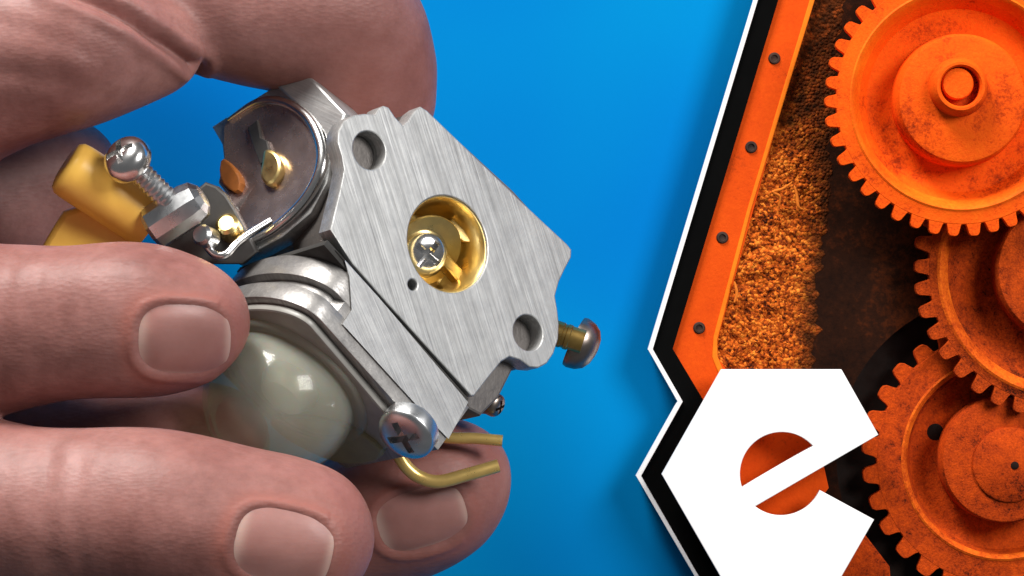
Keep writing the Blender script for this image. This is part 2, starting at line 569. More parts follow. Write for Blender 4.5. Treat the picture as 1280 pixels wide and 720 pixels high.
# caked dirt along the strip: a displaced sheet
rows, cols_ = 210, 64
vv, ff, cake = [], [], []
for r in range(rows):
    py = -30 + r * (540 / (rows - 1))
    xl = 1014 - (py) * 0.296 if py < 440 else 884 + (py - 440) * 0.5
    xr = 1056 - py * 0.085 + 10 * noise.noise((py * 0.03, 3.1, 0)) + 7 * noise.noise((py * 0.11, 1.7, 0))
    for c in range(cols_):
        f = c / (cols_ - 1)
        px = xl + (xr - xl) * f
        q = Vector((px * 0.045, py * 0.045, 0.3))
        d = noise.fractal(q * 1.0, 0.9, 2.1, 5)
        d2 = abs(noise.noise(q * 3.1))
        amt = min(1, max(0.12, (py - 120) / 140)) * (1.0 if f < 0.5 else max(0.0, (1 - f) / 0.5))
        hh = 33.2 + amt * (4 + 4 * d + 6 * d2) + (0.9 if 0 < c < cols_ - 1 else -2)
        vv.append(U(px + 1.5 * d, py, max(31.5, hh)))
        cake.append(max(0, min(1, (amt - 0.12) * 2.4 + 0.5 * d)))
for r in range(rows - 1):
    for c in range(cols_ - 1):
        a = r * cols_ + c
        ff.append((a, a + 1, a + cols_ + 1, a + cols_))
o = mesh('dirt', vv, ff, M['dirt'], None, True, 60)
at = o.data.attributes.new('cake', 'FLOAT', 'POINT'); at.data.foreach_set('value', cake)
tag(o, 'crumbly caked orange dirt lying along the painted strip', 'dirt', kind='stuff')
curls = [[(972, 262), (975, 246), (966, 240), (978, 236), (990, 228)], [(993, 232), (996, 244), (998, 258), (1004, 262)],
         [(918, 352), (921, 366), (918, 378)]]
for cpts in curls:
    pts = [U(x, y, 53 - 4 * abs(i / 10 - 1)) for i, (x, y) in enumerate([tuple(q) for q in spline(cpts, 5)])]
    n_ = len(pts)
    o = tube('metal_shaving', pts, [0.7 + 1.3 * math.sin(math.pi * (i + 0.6) / (n_ + 0.2)) for i in range(n_)], M['shaving'], None, 8)
    tag(o, 'thin curled orange metal shaving lying in the caked dirt', 'shaving', 'metal shavings in the dirt')

# ------------------------------------------------------------------ gears
def gear(cx, cy, R, root, n, h0, th, mat, label, prof, phase, hubs, holes=()):
    """prof: radial section (r, z) of the wheel's front from rim to boss; hubs: offset hubs."""
    c = U(cx, cy, h0)
    g = thing('gear', c, label, 'gear', 'orange gears on the board')
    k = (D - h0 - th) / D
    # rim ring
    def lat(nm, pr, off=(0, 0), seg=96, m=mat):
        return lathe(nm, pr, c + Vector((off[0], off[1], 0)), (0, 0, 1), m, g, seg, 40)
    lat('rim', prof['rim'])
    lat('web', prof['web'])
    lat('boss', prof['boss'])
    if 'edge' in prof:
        lat('rim_edge', prof['edge'], m=M['gear_edge'] if mat is M['gear_a'] else M['gear_edge_b'])  # ring that paints the lit inner bevel of the rim
    for nm, off, pr, mm in hubs:
        lat(nm, pr, off, 64, mm or mat)
    for (hx, hy, hr, hz) in holes:
        lathe('lightening_hole', [(0, hz - 0.6), (hr - 1, hz - 0.6), (hr, hz - 0.9), (hr, hz - 4), (0, hz - 4)], c + Vector((hx, hy, 0)), (0, 0, 1), M['well'], g, 32)  # raised black disc painting the dark inside a web hole
    # one tooth, shared mesh
    half = math.pi / n
    rp = root - 3
    w0, w1 = rp * half * 0.98, R * half * 0.50
    hgt = R - rp
    pr2 = [(rp, -w0), (rp + hgt * .35, -w0 * .76), (rp + hgt * .80, -w1 * 1.05), (R - 1, -w1 * .75), (R, -w1 * .35),
           (R, w1 * .35), (R - 1, w1 * .75), (rp + hgt * .80, w1 * 1.05), (rp + hgt * .35, w0 * .76), (rp, w0)]
    first = slab('tooth', [pr2], (Vector((0, 0, 0)), Vector((1, 0, 0)), Vector((0, 1, 0)), Vector((0, 0, 1))), th - 15, th - 0.4, mat, None, 0.6)
    for i in range(n):
        t = first if i == 0 else first.copy()
        if i: col.objects.link(t)
        t.parent = g
        t.rotation_euler = (0, -(phase + 2 * math.pi * i / n + random.uniform(-.004, .004)), 0)
        s_ = random.uniform(0.993, 1.006)
        t.scale = (s_, 1, s_)
    return g


def sec(pts): return pts


# bottom gear (deepest)
gear(1249, 572, 174, 154, 30, 17, 30, M['gear_c'], 'lowest rusty orange gear with black hole in its web, beside the white emblem',
     {'rim': [(112, 2), (113, 10), (117, 24), (120, 30), (123, 32), (127, 31), (131, 30), (155, 30), (156, 29), (156, 15), (144, 13), (143, 0), (112, 0)],
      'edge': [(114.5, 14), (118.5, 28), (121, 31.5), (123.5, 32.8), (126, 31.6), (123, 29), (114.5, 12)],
      'web': [(60, 1), (60, 4), (100, 4), (108, 6), (113, 10), (113, 1)],
      'boss': [(0, 0), (79, 0), (78, 44), (76, 48), (72, 49), (0, 49)]}, 0.12,
     [('hub', (6, -6), [(0, 47), (46, 47), (46, 52), (44, 53.5), (0, 53.5)], None),
      ('centre_pin', (11, -7), [(0, 54.3), (4.6, 54.3), (5, 54.0), (5, 50), (0, 50)], M['well'])],  # black disc painting the dark of a small centre hole
     [(-80, 32, 10.5, 5)])
# middle gear
gear(1325, 338, 184, 164, 39, 50, 30, M['gear_b'], 'dark grainy brown orange gear meshing between the bright and the lowest gears',
     {'rim': [(130, 2), (131, 5), (146, 27), (150, 31), (153, 33), (157, 32), (160, 30), (165, 30), (166, 29), (166, 15), (158, 13), (157, 0), (130, 0)],
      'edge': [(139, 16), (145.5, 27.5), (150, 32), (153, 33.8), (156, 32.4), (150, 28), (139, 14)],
      'web': [(70, 1), (70, 2), (122, 2), (132, 5), (132, 1)],
      'boss': [(0, 0), (86, 0), (86, 44), (83, 48), (40, 49), (38, 40), (0, 40)]}, 0.05,
     [('hub', (0, 0), [(0, 38), (30, 38), (30, 50), (28, 52), (0, 52)], None)])
# top gear
gear(1197, 126, 166, 150, 42, 84, 34, M['gear_a'], 'bright orange gear with round hub and centre pin, topmost on the board',
     {'rim': [(110, 1), (111, 4), (120, 14), (129, 29), (131, 33), (134, 35), (137, 34), (151, 34), (152, 33), (152, 19), (142, 16), (141, 0), (110, 0)],
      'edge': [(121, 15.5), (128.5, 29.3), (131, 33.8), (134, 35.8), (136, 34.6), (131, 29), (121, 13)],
      'web': [(70, 0.5), (70, 2), (104, 2), (112, 5), (112, 0.5)],
      'boss': [(0, 0), (82, 0), (79, 36), (76, 41), (72, 42), (0, 42)]}, 0.02,
     [('hub', (-5, 14), [(24, 38), (24, 62), (26, 65), (29, 65), (33, 58), (36, 42), (36, 38), (24, 38)], M['gear_a']),
      ('hub_floor', (-5, 14), [(0, 40), (25, 40), (25, 44), (0, 44)], M['gear_b']),
      ('centre_pin', (-8, 17), [(0, 42), (19, 42), (19, 59), (17.5, 61), (0, 61)], M['gear_a'])])

# ------------------------------------------------------------------ white emblem
HE = 92
cE = U(977.3, 592.5, HE)
kE = (D - HE) / D
rE = 52.4 * kE


def EP(x, y): return tuple(U(x, y, HE)[:2])


def ang_at(x, y):
    q = EP(x, y); return math.atan2(q[1] - cE.y, q[0] - cE.x)


a_start, a_end = ang_at(943.8, 633.1), ang_at(1025.5, 613.2)
arc = [(cE.x + rE * math.cos(a_start + (a_end - a_start) * i / 28), cE.y + rE * math.sin(a_start + (a_end - a_start) * i / 28)) for i in range(29)]
outer = [EP(902, 462), EP(1052, 462), EP(1098, 543.4)] + arc + [EP(1092.6, 649.6), EP(1050, 724), EP(902.5, 724), EP(827.6, 593.4)]
b0_, b1_ = ang_at(1016, 558), ang_at(927.3, 609.5)
if b1_ < b0_: b1_ += 2 * math.pi
eye = [(cE.x + rE * math.cos(b0_ + (b1_ - b0_) * i / 40), cE.y + rE * math.sin(b0_ + (b1_ - b0_) * i / 40)) for i in range(41)]
em = thing('emblem', U(977, 592, 40), 'white hexagonal letter e emblem in front of the gears', 'emblem')
slab('letter', [outer, eye], FL, 74, HE, M['white'], em, 0.7)
for x, y in ((870, 594), (925, 490), (1035, 490), (925, 700)):
    c = U(x, y, 40)
    lathe('standoff', [(0, -4), (9, -4), (9, 36), (0, 36)], c, (0, 0, 1), M['black'], em, 20)

# ------------------------------------------------------------------ carburetor
n_ = Vector((0.60, 0.16, 0.78)).normalized()
u_ = Vector((0.619, -0.713, -0.33)); u_ = (u_ - n_ * u_.dot(n_)).normalized()
v_ = n_.cross(u_)
if v_.x > 0: v_ = -v_
O = U(560, 305, 430)
# frame for slabs in the face plane: use (u, v') right-handed with n
FACE = (O, u_, n_.cross(u_), n_)
KS = (D - 430) / D


def F(px, py, c=0.0): return hit(px, py, O + n_ * c, n_)


def loc(p):
    d = p - O
    return (d.dot(u_), d.dot(FACE[2]), d.dot(n_))


def face2(pts, c=0.0): return [loc(F(x, y, c))[:2] for x, y in pts]


def vplane(px, py, b): return hit(px, py, O + v_ * b, v_)


carb = thing('carburetor', F(560, 420, -120), 'small silver carburetor with clear primer bulb held by the fingers', 'carburetor')
sgn = 1 if FACE[2].dot(v_) > 0 else -1

face_px = [(413, 287), (419, 262), (425, 238), (430, 212), (427, 195), (422, 178), (423, 164), (430, 151), (442, 144), (456, 142), (469, 143),
           (474, 135), (480, 132), (486, 134), (494, 146), (504, 157), (510, 151), (518, 139), (526, 133), (534, 138), (560, 163), (585, 187), (616, 217), (647, 247),
           (680, 278), (709, 305), (714.5, 312), (714, 322), (706, 337), (699, 352), (694, 370), (697, 388), (699, 405), (698, 424), (692, 442), (684, 454),
           (673, 460), (662, 459), (650, 450), (637, 446), (627, 452), (610, 473), (593, 495), (589, 495), (540, 441), (482, 377), (440, 329)]
bore_r = 55.0
hA, hB, hC = loc(F(461.6, 188)), loc(F(660, 416)), loc(F(516, 356))
loops = [face2(face_px), circle2(0, 0, bore_r, 64), circle2(hA[0], hA[1], 21.5, 36), circle2(hB[0], hB[1], 20.5, 36), circle2(hC[0], hC[1], 6.3, 18)]
slab('mounting_face', loops, FACE, -24, 0, M['face'], carb, 1.6, 30)

# throat: brass sleeve, throttle plate and its screw
bore = lathe('throat', [(bore_r + 3, -45), (bore_r + 0.3, -45), (bore_r + 0.2, -3), (bore_r - 1.2, -3.2), (bore_r - 4, -8), (bore_r - 6, -30), (bore_r - 7, -70), (0, -72), (0, -78), (bore_r + 3, -78), (bore_r + 3, -45)], O, n_, M['brass'], carb, 72)
tilt = (n_ * 0.80 + u_ * 0.30 + v_ * 0.52).normalized()
tplate = lathe('throttle_plate', [(0, -2), (43, -2), (44, 0), (43, 2), (0, 2)], O - n_ * 44, tilt, M['brass'], carb, 56)
pc = F(578, 287, -32)
slab('throttle_shaft', [[(-58, -8), (58, -8), (58, 8), (-58, 8)]], (O - n_ * 38 + v_ * -6, u_, n_.cross(u_), n_), -8, 6, M['oldbrass'], carb, 3)
slab('shaft_flat', [chaikin([(-18, -14), (18, -14), (18, 14), (-18, 14)], 1)], (pc, (u_ + n_ * .35).normalized(), n_.cross((u_ + n_ * .35).normalized()), (n_ - u_ * .35).normalized()), -4, 4, M['brass'], carb, 2)


def phillips(name, base, axis, r, hgt, mat, parent, dome=0.45, cross=True, rot=0.4, depth=0.5):
    prof = [(0, -hgt * .5), (r * .55, -hgt * .5), (r * .55, 0), (r * .94, 0), (r, hgt * .12), (r, hgt * (1 - dome))]
    for i in range(1, 7):
        t = i / 6 * math.pi / 2
        prof.append((r * (0.35 + 0.65 * math.cos(t)), hgt * (1 - dome) + hgt * dome * math.sin(t)))
    prof.append((0, hgt))
    o = lathe(name, prof, base, axis, mat, parent, 40)
    if cross:
        a, e1, e2 = basis(axis)
        x = (e1 * math.cos(rot) + e2 * math.sin(rot)); y = a.cross(x)
        w_, l_ = r * .13, r * .62
        pl = [(l_, -w_), (l_, w_), (w_, w_), (w_, l_), (-w_, l_), (-w_, w_), (-l_, w_), (-l_, -w_), (-w_, -w_), (-w_, -l_), (w_, -l_), (w_, -w_)]
        cut = slab('cutter', [pl], (base, x, y, a), hgt * (1 - depth), hgt * 1.4, M['dark'], None, 0.02)
        apply_boolean(o, [cut])
    return o


phillips('throttle_screw', F(527, 316, -46) , (n_ * .9 + v_ * .35).normalized(), 28, 22, M['chrome'], tplate, 0.7, True, 0.9)

# body behind the face
rear_px = [(436, 180), (444, 156), (470, 148), (484, 138), (504, 166), (522, 138), (540, 146), (640, 238), (704, 308), (702, 330), (690, 370), (692, 436), (672, 456),
           (640, 462), (622, 498), (600, 520), (585, 512), (428, 318), (424, 286), (434, 250), (440, 214)]
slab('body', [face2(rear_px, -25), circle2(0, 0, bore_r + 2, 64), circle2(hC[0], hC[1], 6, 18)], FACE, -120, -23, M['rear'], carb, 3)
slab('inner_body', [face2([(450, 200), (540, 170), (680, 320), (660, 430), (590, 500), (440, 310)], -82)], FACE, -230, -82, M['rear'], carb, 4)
pA, pB = F(461.6, 188, -40), F(660, 416, -40)

# gasket and purge body stacked along v
bg0 = loc(F(482, 380))[1] * sgn
aL, aR = loc(F(413, 287))[0], loc(F(591, 497))[0]
PF = (O, u_, n_, v_)                              # slabs whose outline lies in (u, n), thickness along v
if u_.cross(n_).dot(v_) < 0:
    PF = (O, n_, u_, v_); flip = True
else:
    flip = False


def PU(pts): return [(c, a) for a, c in pts] if flip else pts


TB = 68.0
b1 = bg0 + 6 + TB
CZ = 36.0
cb = vplane(350, 499, b1 + CZ)
ac, _, cc = loc(cb)
print('bulb local', ac, cc, 'a range', aL, aR, 'bg0', bg0)


def stadium(a0, a1, c_top, c_bot, cx, cz, r, th0, th1, n=28):
    """rounded at the -u end by an arc about (cx, cz)"""
    pts = [(a1, c_top), (a1, c_bot)]
    for i in range(n + 1):
        t = th0 + (th1 - th0) * i / n
        pts.append((cx + r * math.cos(t), cz + r * math.sin(t)))
    return pts


SH = 62.0
Rp = -cc - 2                                       # collar tangent to the face plane
def purge_outline(R, top):
    # straight along the n-facing edge, arc round the bulb on the -u side, down to the far side
    t0, t1 = -math.pi / 2, -1.5 * math.pi
    pts = [(aR + 4, top), (aR + 4, cc - 60), (ac + 40, cc - R)]
    for i in range(33):
        t = -math.pi / 2 - math.pi * i / 32
        pts.append((ac - SH + (R - SH) * math.cos(t), cc + R * math.sin(t)))
    pts.append((ac - SH + 8, top))
    return pts


slab('gasket', [PU([(aL + 6, -3), (aR - 2, -3), (aR - 2, -180), (aL + 6, -180)])], PF, bg0 - 1, bg0 + 7, M['gasket'], carb, 0.5)
pbody = slab('purge_body', [PU(purge_outline(Rp, -2))], PF, bg0 + 6.5, bg0 + 36, M['collar'], carb, 1.2)
slab('purge_groove', [PU([(a, c - 0.5) for a, c in purge_outline(Rp - 11, -2)])], PF, bg0 + 35, bg0 + 51, M['collar'], pbody, 0.6)
slab('purge_rim', [PU(purge_outline(Rp, -2))], PF, bg0 + 50, b1, M['collar'], carb, 1.2)
band = [(420, 312), (583, 503), (560, 546), (545, 531), (430, 405), (441, 388), (438, 345), (432, 325)]
slab('purge_face', [face2(band)], FACE, -7, 0.4, M['cast'], pbody, 1.6)
# flange of the bulb
fl = [(aR - 18, -20), (aR - 18, cc - 70), (ac + 40, cc - Rp + 16)]
for i in range(33):
    t = -math.pi / 2 - math.pi * i / 32
    fl.append((ac - SH + (Rp - 10 - SH) * math.cos(t), cc + (Rp - 10) * math.sin(t)))
slab('bulb_flange', [PU(chaikin(fl, 1))], PF, b1 - 1, b1 + 9, M['rubber'], carb, 3)
RB = 97.0 * (D - cb.z) / D
base = O + u_ * ac + n_ * cc + v_ * b1
prof = [(RB + 12, -1), (RB + 12, 10), (RB + 9, 14), (RB + 3, 15)]
T0 = -math.asin((CZ - 15) / RB)
for i in range(33):
    t = T0 + i / 32 * (math.pi / 2 - T0)
    prof.append((RB * math.cos(t) if i < 32 else 0, CZ + RB * math.sin(t)))
for i in range(32, -1, -1):
    t = T0 + i / 32 * (math.pi / 2 - T0)
    prof.append(((RB - 6) * math.cos(t) if i < 32 else 0, CZ + (RB - 6) * math.sin(t)))
prof += [(RB - 6, -1), (RB + 12, -1)]
lathe('primer_bulb', prof, base, v_, M['bulb'], carb, 72, 60)
lathe('bulb_seat', [(0, 1), (RB + 9, 1), (RB + 9, 8), (RB - 8, 9), (RB - 14, 6), (0, 6)], base, v_, M['rubber'], carb, 56)
lathe('bulb_valve', [(0, 0), (34, 0), (34, 12), (26, 26), (12, 32), (0, 33)], base + v_ * 8, v_, M['cast'], carb, 40)
lp = face2([(0, 0)])
slab('lower_tab', [PU(chaikin([(aR - 8, -60), (aR - 8, cc - 40), (aR - 60, cc - 95), (ac + 30, cc - 100), (ac + 60, -90)], 2))], PF, b1 + 1, b1 + 14, M['olive'], carb, 3)

# screws and fittings
sb = hit(516, 531, O + v_ * (b1 + 4), v_)
phillips('cover_screw', sb, (v_ + Vector((0, 0, 0.35))).normalized(), 33, 25, M['zinc'], carb, 0.3, True, 0.2, 0.5)
q0 = F(560, 560, -120)


def hh(px, py, h): return U(px, py, h)


hb = 372
tube('fuel_nipple', [Vector(q) for q in spline([hh(494, 560, hb + 10), hh(507, 582, hb + 8), hh(524, 596, hb + 6), hh(548, 602, hb + 6), hh(585, 593, hb + 4), hh(623, 582, hb)], 6)],
     7.6, M['nipple'], carb, 20)
tube('fuel_nipple', [Vector(q) for q in spline([hh(520, 540, hb - 20), hh(560, 547, hb - 22), hh(595, 548, hb - 22), hh(628, 551, hb - 22)], 6)], 6.6, M['nipple'], carb, 20)
phillips('small_screw', hh(612, 503, 330), Vector((0.75, -0.35, 0.45)).normalized(), 14, 16, M['tarn'], carb, 0.5, True, 0.3)
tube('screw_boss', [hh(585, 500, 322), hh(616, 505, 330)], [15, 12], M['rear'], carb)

ax = Vector((0.93, -0.30, 0.05)).normalized()
s0 = F(690, 415, -38)
mix = lathe('mixture_screw', [(0, -10), (15, -10), (15, 12), (14, 13), (14, 16), (15, 17), (15, 21), (14, 22), (14, 38), (0, 38)], s0, ax, M['oldbrass'], carb, 32)
ax2 = Vector((0.87, -0.42, 0.12)).normalized()
cap = [(r * 0.86, z * 0.9) for r, z in [(0, -2), (12, -1), (24, -5), (32, -14), (35, -18), (36.5, -13), (34, -2), (28, 7), (18, 12.5), (8, 14.5), (0, 15)]]
o = lathe('screw_head', cap, F(733, 434, -38), ax2, M['tarn'], mix, 40)

# choke housing on the inlet side
q_ = Vector((-0.54, 0.32, 0.78)).normalized()
Oc = hh(330, 215, 385)
qx = Vector((0, 1, 0)).cross(q_).normalized(); qy = q_.cross(qx)
CH = (Oc, qx, qy, q_)


def cloc(px, py, c=0.0):
    p = hit(px, py, Oc + q_ * c, q_) - Oc
    return (p.dot(qx), p.dot(qy))


def C3(px, py, c=0.0): return hit(px, py, Oc + q_ * c, q_)


house_px = [(264, 158), (300, 134), (345, 106), (370, 91), (379, 89), (392, 100), (412, 122), (430, 146), (414, 190), (408, 228), (388, 266), (352, 296), (322, 312), (287, 324), (274, 305), (284, 275), (288, 250), (272, 228), (279, 200), (277, 180)]
chous = slab('choke_housing', [[cloc(*p) for p in house_px]], CH, -75, -22, M['cast'], carb, 3)
rim_in = [(285, 160), (322, 136), (355, 134), (382, 152), (396, 184), (393, 214), (373, 248), (340, 278), (306, 298), (288, 306), (284, 296), (297, 262), (292, 240), (284, 226), (290, 200), (288, 180)]
slab('choke_rim', [[cloc(*p) for p in house_px], [cloc(*p) for p in rim_in]], CH, -24, -1, M['cast'], chous, 1.5)
lip_px = spline([(286, 150), (322, 128), (356, 128), (386, 148), (402, 182), (400, 216), (380, 252), (345, 284), (310, 304), (280, 318)], 6)
inner_px = [(286, 150), (322, 130), (356, 130), (386, 150), (401, 184), (398, 216), (378, 252), (342, 284), (308, 304), (282, 314), (276, 296), (290, 262), (286, 240), (276, 226), (282, 200), (281, 178)]
# dished polished plate: rings shrinking to the middle
ring = [np.array(cloc(*p)) for p in [tuple(q) for q in spline(inner_px, 4, True)]]
cm = sum(ring) / len(ring)
vv, ff = [], []
NR = 10
for j in range(NR):
    f = 1 - j / (NR - 1) * 0.97
    for p in ring:
        q = cm + (p - cm) * f
        z = 1.5 - 7 * (1 - f ** 2.0)
        vv.append(Oc + qx * q[0] + qy * q[1] + q_ * z)
m_ = len(ring)
for j in range(NR - 1):
    for i in range(m_):
        i2 = (i + 1) % m_
        ff.append((j * m_ + i, j * m_ + i2, (j + 1) * m_ + i2, (j + 1) * m_ + i))
ff.append(tuple((NR - 1) * m_ + i for i in range(m_)))
# back of the dish, so that it is a solid plate
mesh('choke_plate', vv, ff, M['mirror'], chous, True, 50)
tube('choke_lip', [C3(p[0], p[1], 3) for p in lip_px], [3.5 + 4.0 * math.sin(math.pi * i / (len(lip_px) - 1)) for i in range(len(lip_px))], M['chrome'], chous, 16)
for d, m__, r in ((10, 'dark', 6), (17, 'tarn', 6), (24, 'dark', 5), (30, 'tarn', 5)):
    pts = [C3(p[0] + d * (0.4 + 0.6 * i / len(lip_px)), p[1] + d * 0.35, -12 - d * 0.9) for i, p in enumerate(lip_px) if 10 < i < 48]
    tube('thread', pts, r, M[m__], chous, 12)
slab('choke_pin', [chaikin([cloc(*p) for p in [(332, 186), (348, 190), (356, 206), (350, 226), (336, 236), (326, 222), (330, 204)]], 2)], CH, -10, 5, M['brass'], carb, 4)
slab('choke_tab', [[cloc(*p) for p in [(310, 160), (322, 150), (326, 172), (334, 176), (338, 192), (326, 206), (318, 186)]]], CH, -12, 1, M['dark'], carb, 1)
slab('orange_seal', [chaikin([cloc(*p) for p in [(280, 198), (292, 206), (306, 226), (300, 244), (284, 236), (277, 220)]], 1)], CH, -12, 6, M['seal'], carb, 2)
# top lug of the body next to the housing
lug = [(345, 106), (378, 88), (398, 104), (436, 144), (430, 160), (418, 196), (408, 168), (392, 146), (368, 128)]
slab('housing_lug', [[cloc(*p) for p in lug]], CH, -50, 6, M['cast'], carb, 3)

# throttle swivel, adjusting screw, linkage
sw0, sw1 = hh(188, 288, 470), hh(252, 246, 478)
axs = (sw1 - sw0).normalized()
ln = (sw1 - sw0).length
lathe('swivel', [(0, 0), (20, 0), (25, 5), (25, ln - 16), (22, ln - 4), (14, ln + 2), (0, ln + 3)], sw0, axs, M['zinc'], carb, 10, 20)
scr0, scr1 = hh(222, 262, 478), hh(158, 198, 505)
adj = lathe('adjusting_screw', [(0, 0)] + [(12.5 + (1.2 if i % 2 else -0.6), i * 3.2) for i in range(0, 26)] + [(0, 84)], scr0, (scr1 - scr0).normalized(), M['zinc'], carb, 24)
phillips('screw_head', hh(165, 205, 502), (hh(140, 180, 530) - hh(165, 205, 502)).normalized(), 27, 26, M['chrome'], adj, 0.6, True, 0.5, 0.4)
tube('linkage_rod', [Vector(q) for q in spline([hh(250, 292, 460), hh(266, 316, 465), hh(282, 318, 465), hh(300, 300, 455), hh(338, 276, 440)], 6)], [5] * 25, M['chrome'], carb, 12)
lathe('linkage_pin', [(0, -10), (12, -10), (12, 10), (9, 14), (0, 15)], hh(258, 296, 470), Vector((-.4, .2, .85)).normalized(), M['zinc'], carb, 28)
lathe('linkage_bush', [(0, -14), (13, -14), (13, 8), (9, 11), (0, 11)], hh(286, 284, 452), Vector((-.2, .4, .85)).normalized(), M['brass'], carb, 28)
slab('linkage_bracket', [chaikin([tuple(U(x, y, 440)[:2]) for x, y in [(200, 300), (250, 225), (278, 235), (300, 270), (330, 330), (220, 330)]], 1)], FL, 405, 442, M['dark'], carb, 3)

# yellow lever of the throttle
e0, e1_ = hh(85, 209, 466), hh(196, 280, 440)
axl = (e1_ - e0).normalized(); ll = (e1_ - e0).length
lv = lathe('throttle_lever', [(0, 2), (20, 1), (28, 3), (32, 8), (33, 16), (34, ll), (0, ll)], e0 - axl * 6, axl, M['lever'], carb, 44, 50)
lv['label'] = 'orange yellow plastic throttle lever'
arm = [(84, 254), (60, 292), (44, 322), (50, 352), (160, 352), (172, 290), (150, 262)]
slab('flat_arm', [chaikin([tuple(U(x, y, 440)[:2]) for x, y in arm], 1)], FL, 404, 440, M['lever'], lv, 8, 50)

# ------------------------------------------------------------------ the hand: one continuous surface
chains = [
    # (px, py, h, r)
    [(-330, 420, 430, 150), (-140, 415, 480, 122), (0, 409, 520, 107), (60, 407, 536, 96), (110, 405, 545, 91), (165, 400, 550, 90), (205, 398, 550, 86), (236, 398, 548, 75)],      # middle
    [(-330, 620, 430, 140), (-120, 632, 520, 118), (0, 637, 560, 108), (100, 641, 585, 104), (200, 649, 596, 102), (290, 660, 598, 101), (340, 666, 592, 99), (366, 669, 590, 94)],   # ring
    [(-300, 800, 330, 130), (60, 800, 250, 105), (270, 725, 245, 92), (420, 662, 262, 84), (500, 628, 270, 86), (553, 604, 268, 86)],        # little
    [(-300, 560, 330, 140), (-60, 590, 330, 110), (110, 590, 350, 96), (214, 566, 372, 86), (262, 560, 372, 76)],                             # thumb behind
    [(-360, 180, 380, 170), (-160, 110, 420, 150), (-20, 72, 440, 124), (70, 58, 446, 108), (140, 54, 440, 86), (200, 56, 425, 58)],            # index root
    [(-120, -150, 330, 140), (60, -90, 350, 120), (190, -42, 352, 112), (290, 0, 345, 104), (400, 8, 320, 106), (440, 70, 290, 100), (452, 130, 270, 92)],  # index end
    [(-360, 300, 250, 200), (-160, 280, 220, 160), (-20, 250, 190, 122), (58, 226, 180, 88)],                                                  # palm
    [(-420, 560, 300, 240), (-420, 300, 300, 240)],
]
segs = []
for ch in chains:
    pts = [np.array([*U(x, y, h), r * (D - h) / D]) for x, y, h, r in ch]
    sp_ = spline(pts, 3)
    segs += [(sp_[i], sp_[i + 1]) for i in range(len(sp_) - 1)]
VOX = 5.0
lo = np.array([-1110.0, -560.0, 30.0]); hi = np.array([110.0, 580.0, 790.0])
lo[0] = -1120
dim = np.ceil((hi - lo) / VOX).astype(int)
sdf = np.full(dim, 60.0, np.float32)
axs_ = [lo[i] + VOX * np.arange(dim[i]) for i in range(3)]
KSM = 12.0
for a, b in segs:
    rm = max(a[3], b[3]) + 45
    i0 = np.maximum(0, ((np.minimum(a[:3], b[:3]) - rm - lo) / VOX).astype(int))
    i1 = np.minimum(dim, ((np.maximum(a[:3], b[:3]) + rm - lo) / VOX).astype(int) + 2)
    if np.any(i1 <= i0): continue
    gx, gy, gz = np.meshgrid(*[axs_[k][i0[k]:i1[k]].astype(np.float32) for k in range(3)], indexing='ij')
    ab = b[:3] - a[:3]
    L_ = float(ab @ ab)
    t = np.clip(((gx - a[0]) * ab[0] + (gy - a[1]) * ab[1] + (gz - a[2]) * ab[2]) / L_, 0, 1)
    dd = np.sqrt((gx - a[0] - t * ab[0]) ** 2 + (gy - a[1] - t * ab[1]) ** 2 + (gz - a[2] - t * ab[2]) ** 2) - (a[3] + t * (b[3] - a[3]))
    sl = tuple(slice(i0[k], i1[k]) for k in range(3))
    cur = sdf[sl]
    hmix = np.maximum(KSM - np.abs(cur - dd), 0) / KSM
    sdf[sl] = np.minimum(cur, dd) - hmix * hmix * KSM * 0.25
# close the volume at the grid boundary
sdf[0], sdf[-1] = 5, 5
sdf[:, 0], sdf[:, -1] = 5, 5
sdf[:, :, 0], sdf[:, :, -1] = 5, 5
# surface nets
ins = sdf < 0
nx, ny, nz = dim - 1
cnt = np.zeros((nx, ny, nz), np.int32)
acc = np.zeros((nx, ny, nz, 3), np.float32)
corner = [(i, j, k) for i in (0, 1) for j in (0, 1) for k in (0, 1)]
def cv(arr, c): return arr[c[0]:c[0] + nx, c[1]:c[1] + ny, c[2]:c[2] + nz]
for c1 in corner:
    for d in range(3):
        if c1[d]: continue
        c2 = list(c1); c2[d] = 1
        s1, s2 = cv(sdf, c1), cv(sdf, c2)
        mk = (s1 < 0) != (s2 < 0)
        t = np.where(mk, s1 / np.where(mk, s1 - s2, 1), 0)
        cnt += mk
        for e in range(3):
            acc[..., e] += np.where(mk, c1[e] + (t if e == d else 0), 0)
act = cnt > 0
idx = np.full((nx, ny, nz), -1, np.int64)
idx[act] = np.arange(act.sum())
cell = np.argwhere(act)
hv = (acc[act] / cnt[act][:, None] + cell) * VOX + lo
quads = []
for d in range(3):
    e, f = (d + 1) % 3, (d + 2) % 3
    sA = [slice(0, None)] * 3; sB = [slice(0, None)] * 3
    sA[d] = slice(0, dim[d] - 1); sB[d] = slice(1, dim[d])
    chg = ins[tuple(sA)] != ins[tuple(sB)]
    flp = ins[tuple(sA)]
    pos = np.argwhere(chg)
    ok = (pos[:, e] > 0) & (pos[:, f] > 0) & (pos[:, e] < dim[e] - 1) & (pos[:, f] < dim[f] - 1)
    pos = pos[ok]
    fl_ = flp[tuple(pos.T)]
    def g(de, df):
        p = pos.copy(); p[:, e] -= de; p[:, f] -= df
        return idx[tuple(p.T)]
    q = np.stack([g(1, 1), g(0, 1), g(0, 0), g(1, 0)], 1)
    q[~fl_] = q[~fl_][:, ::-1]
    quads.append(q)
quads = np.concatenate(quads)
me = bpy.data.meshes.new('hand')
me.from_pydata(np.stack([hv[:, 0], -hv[:, 2], hv[:, 1]], 1) * S, [], quads.tolist())
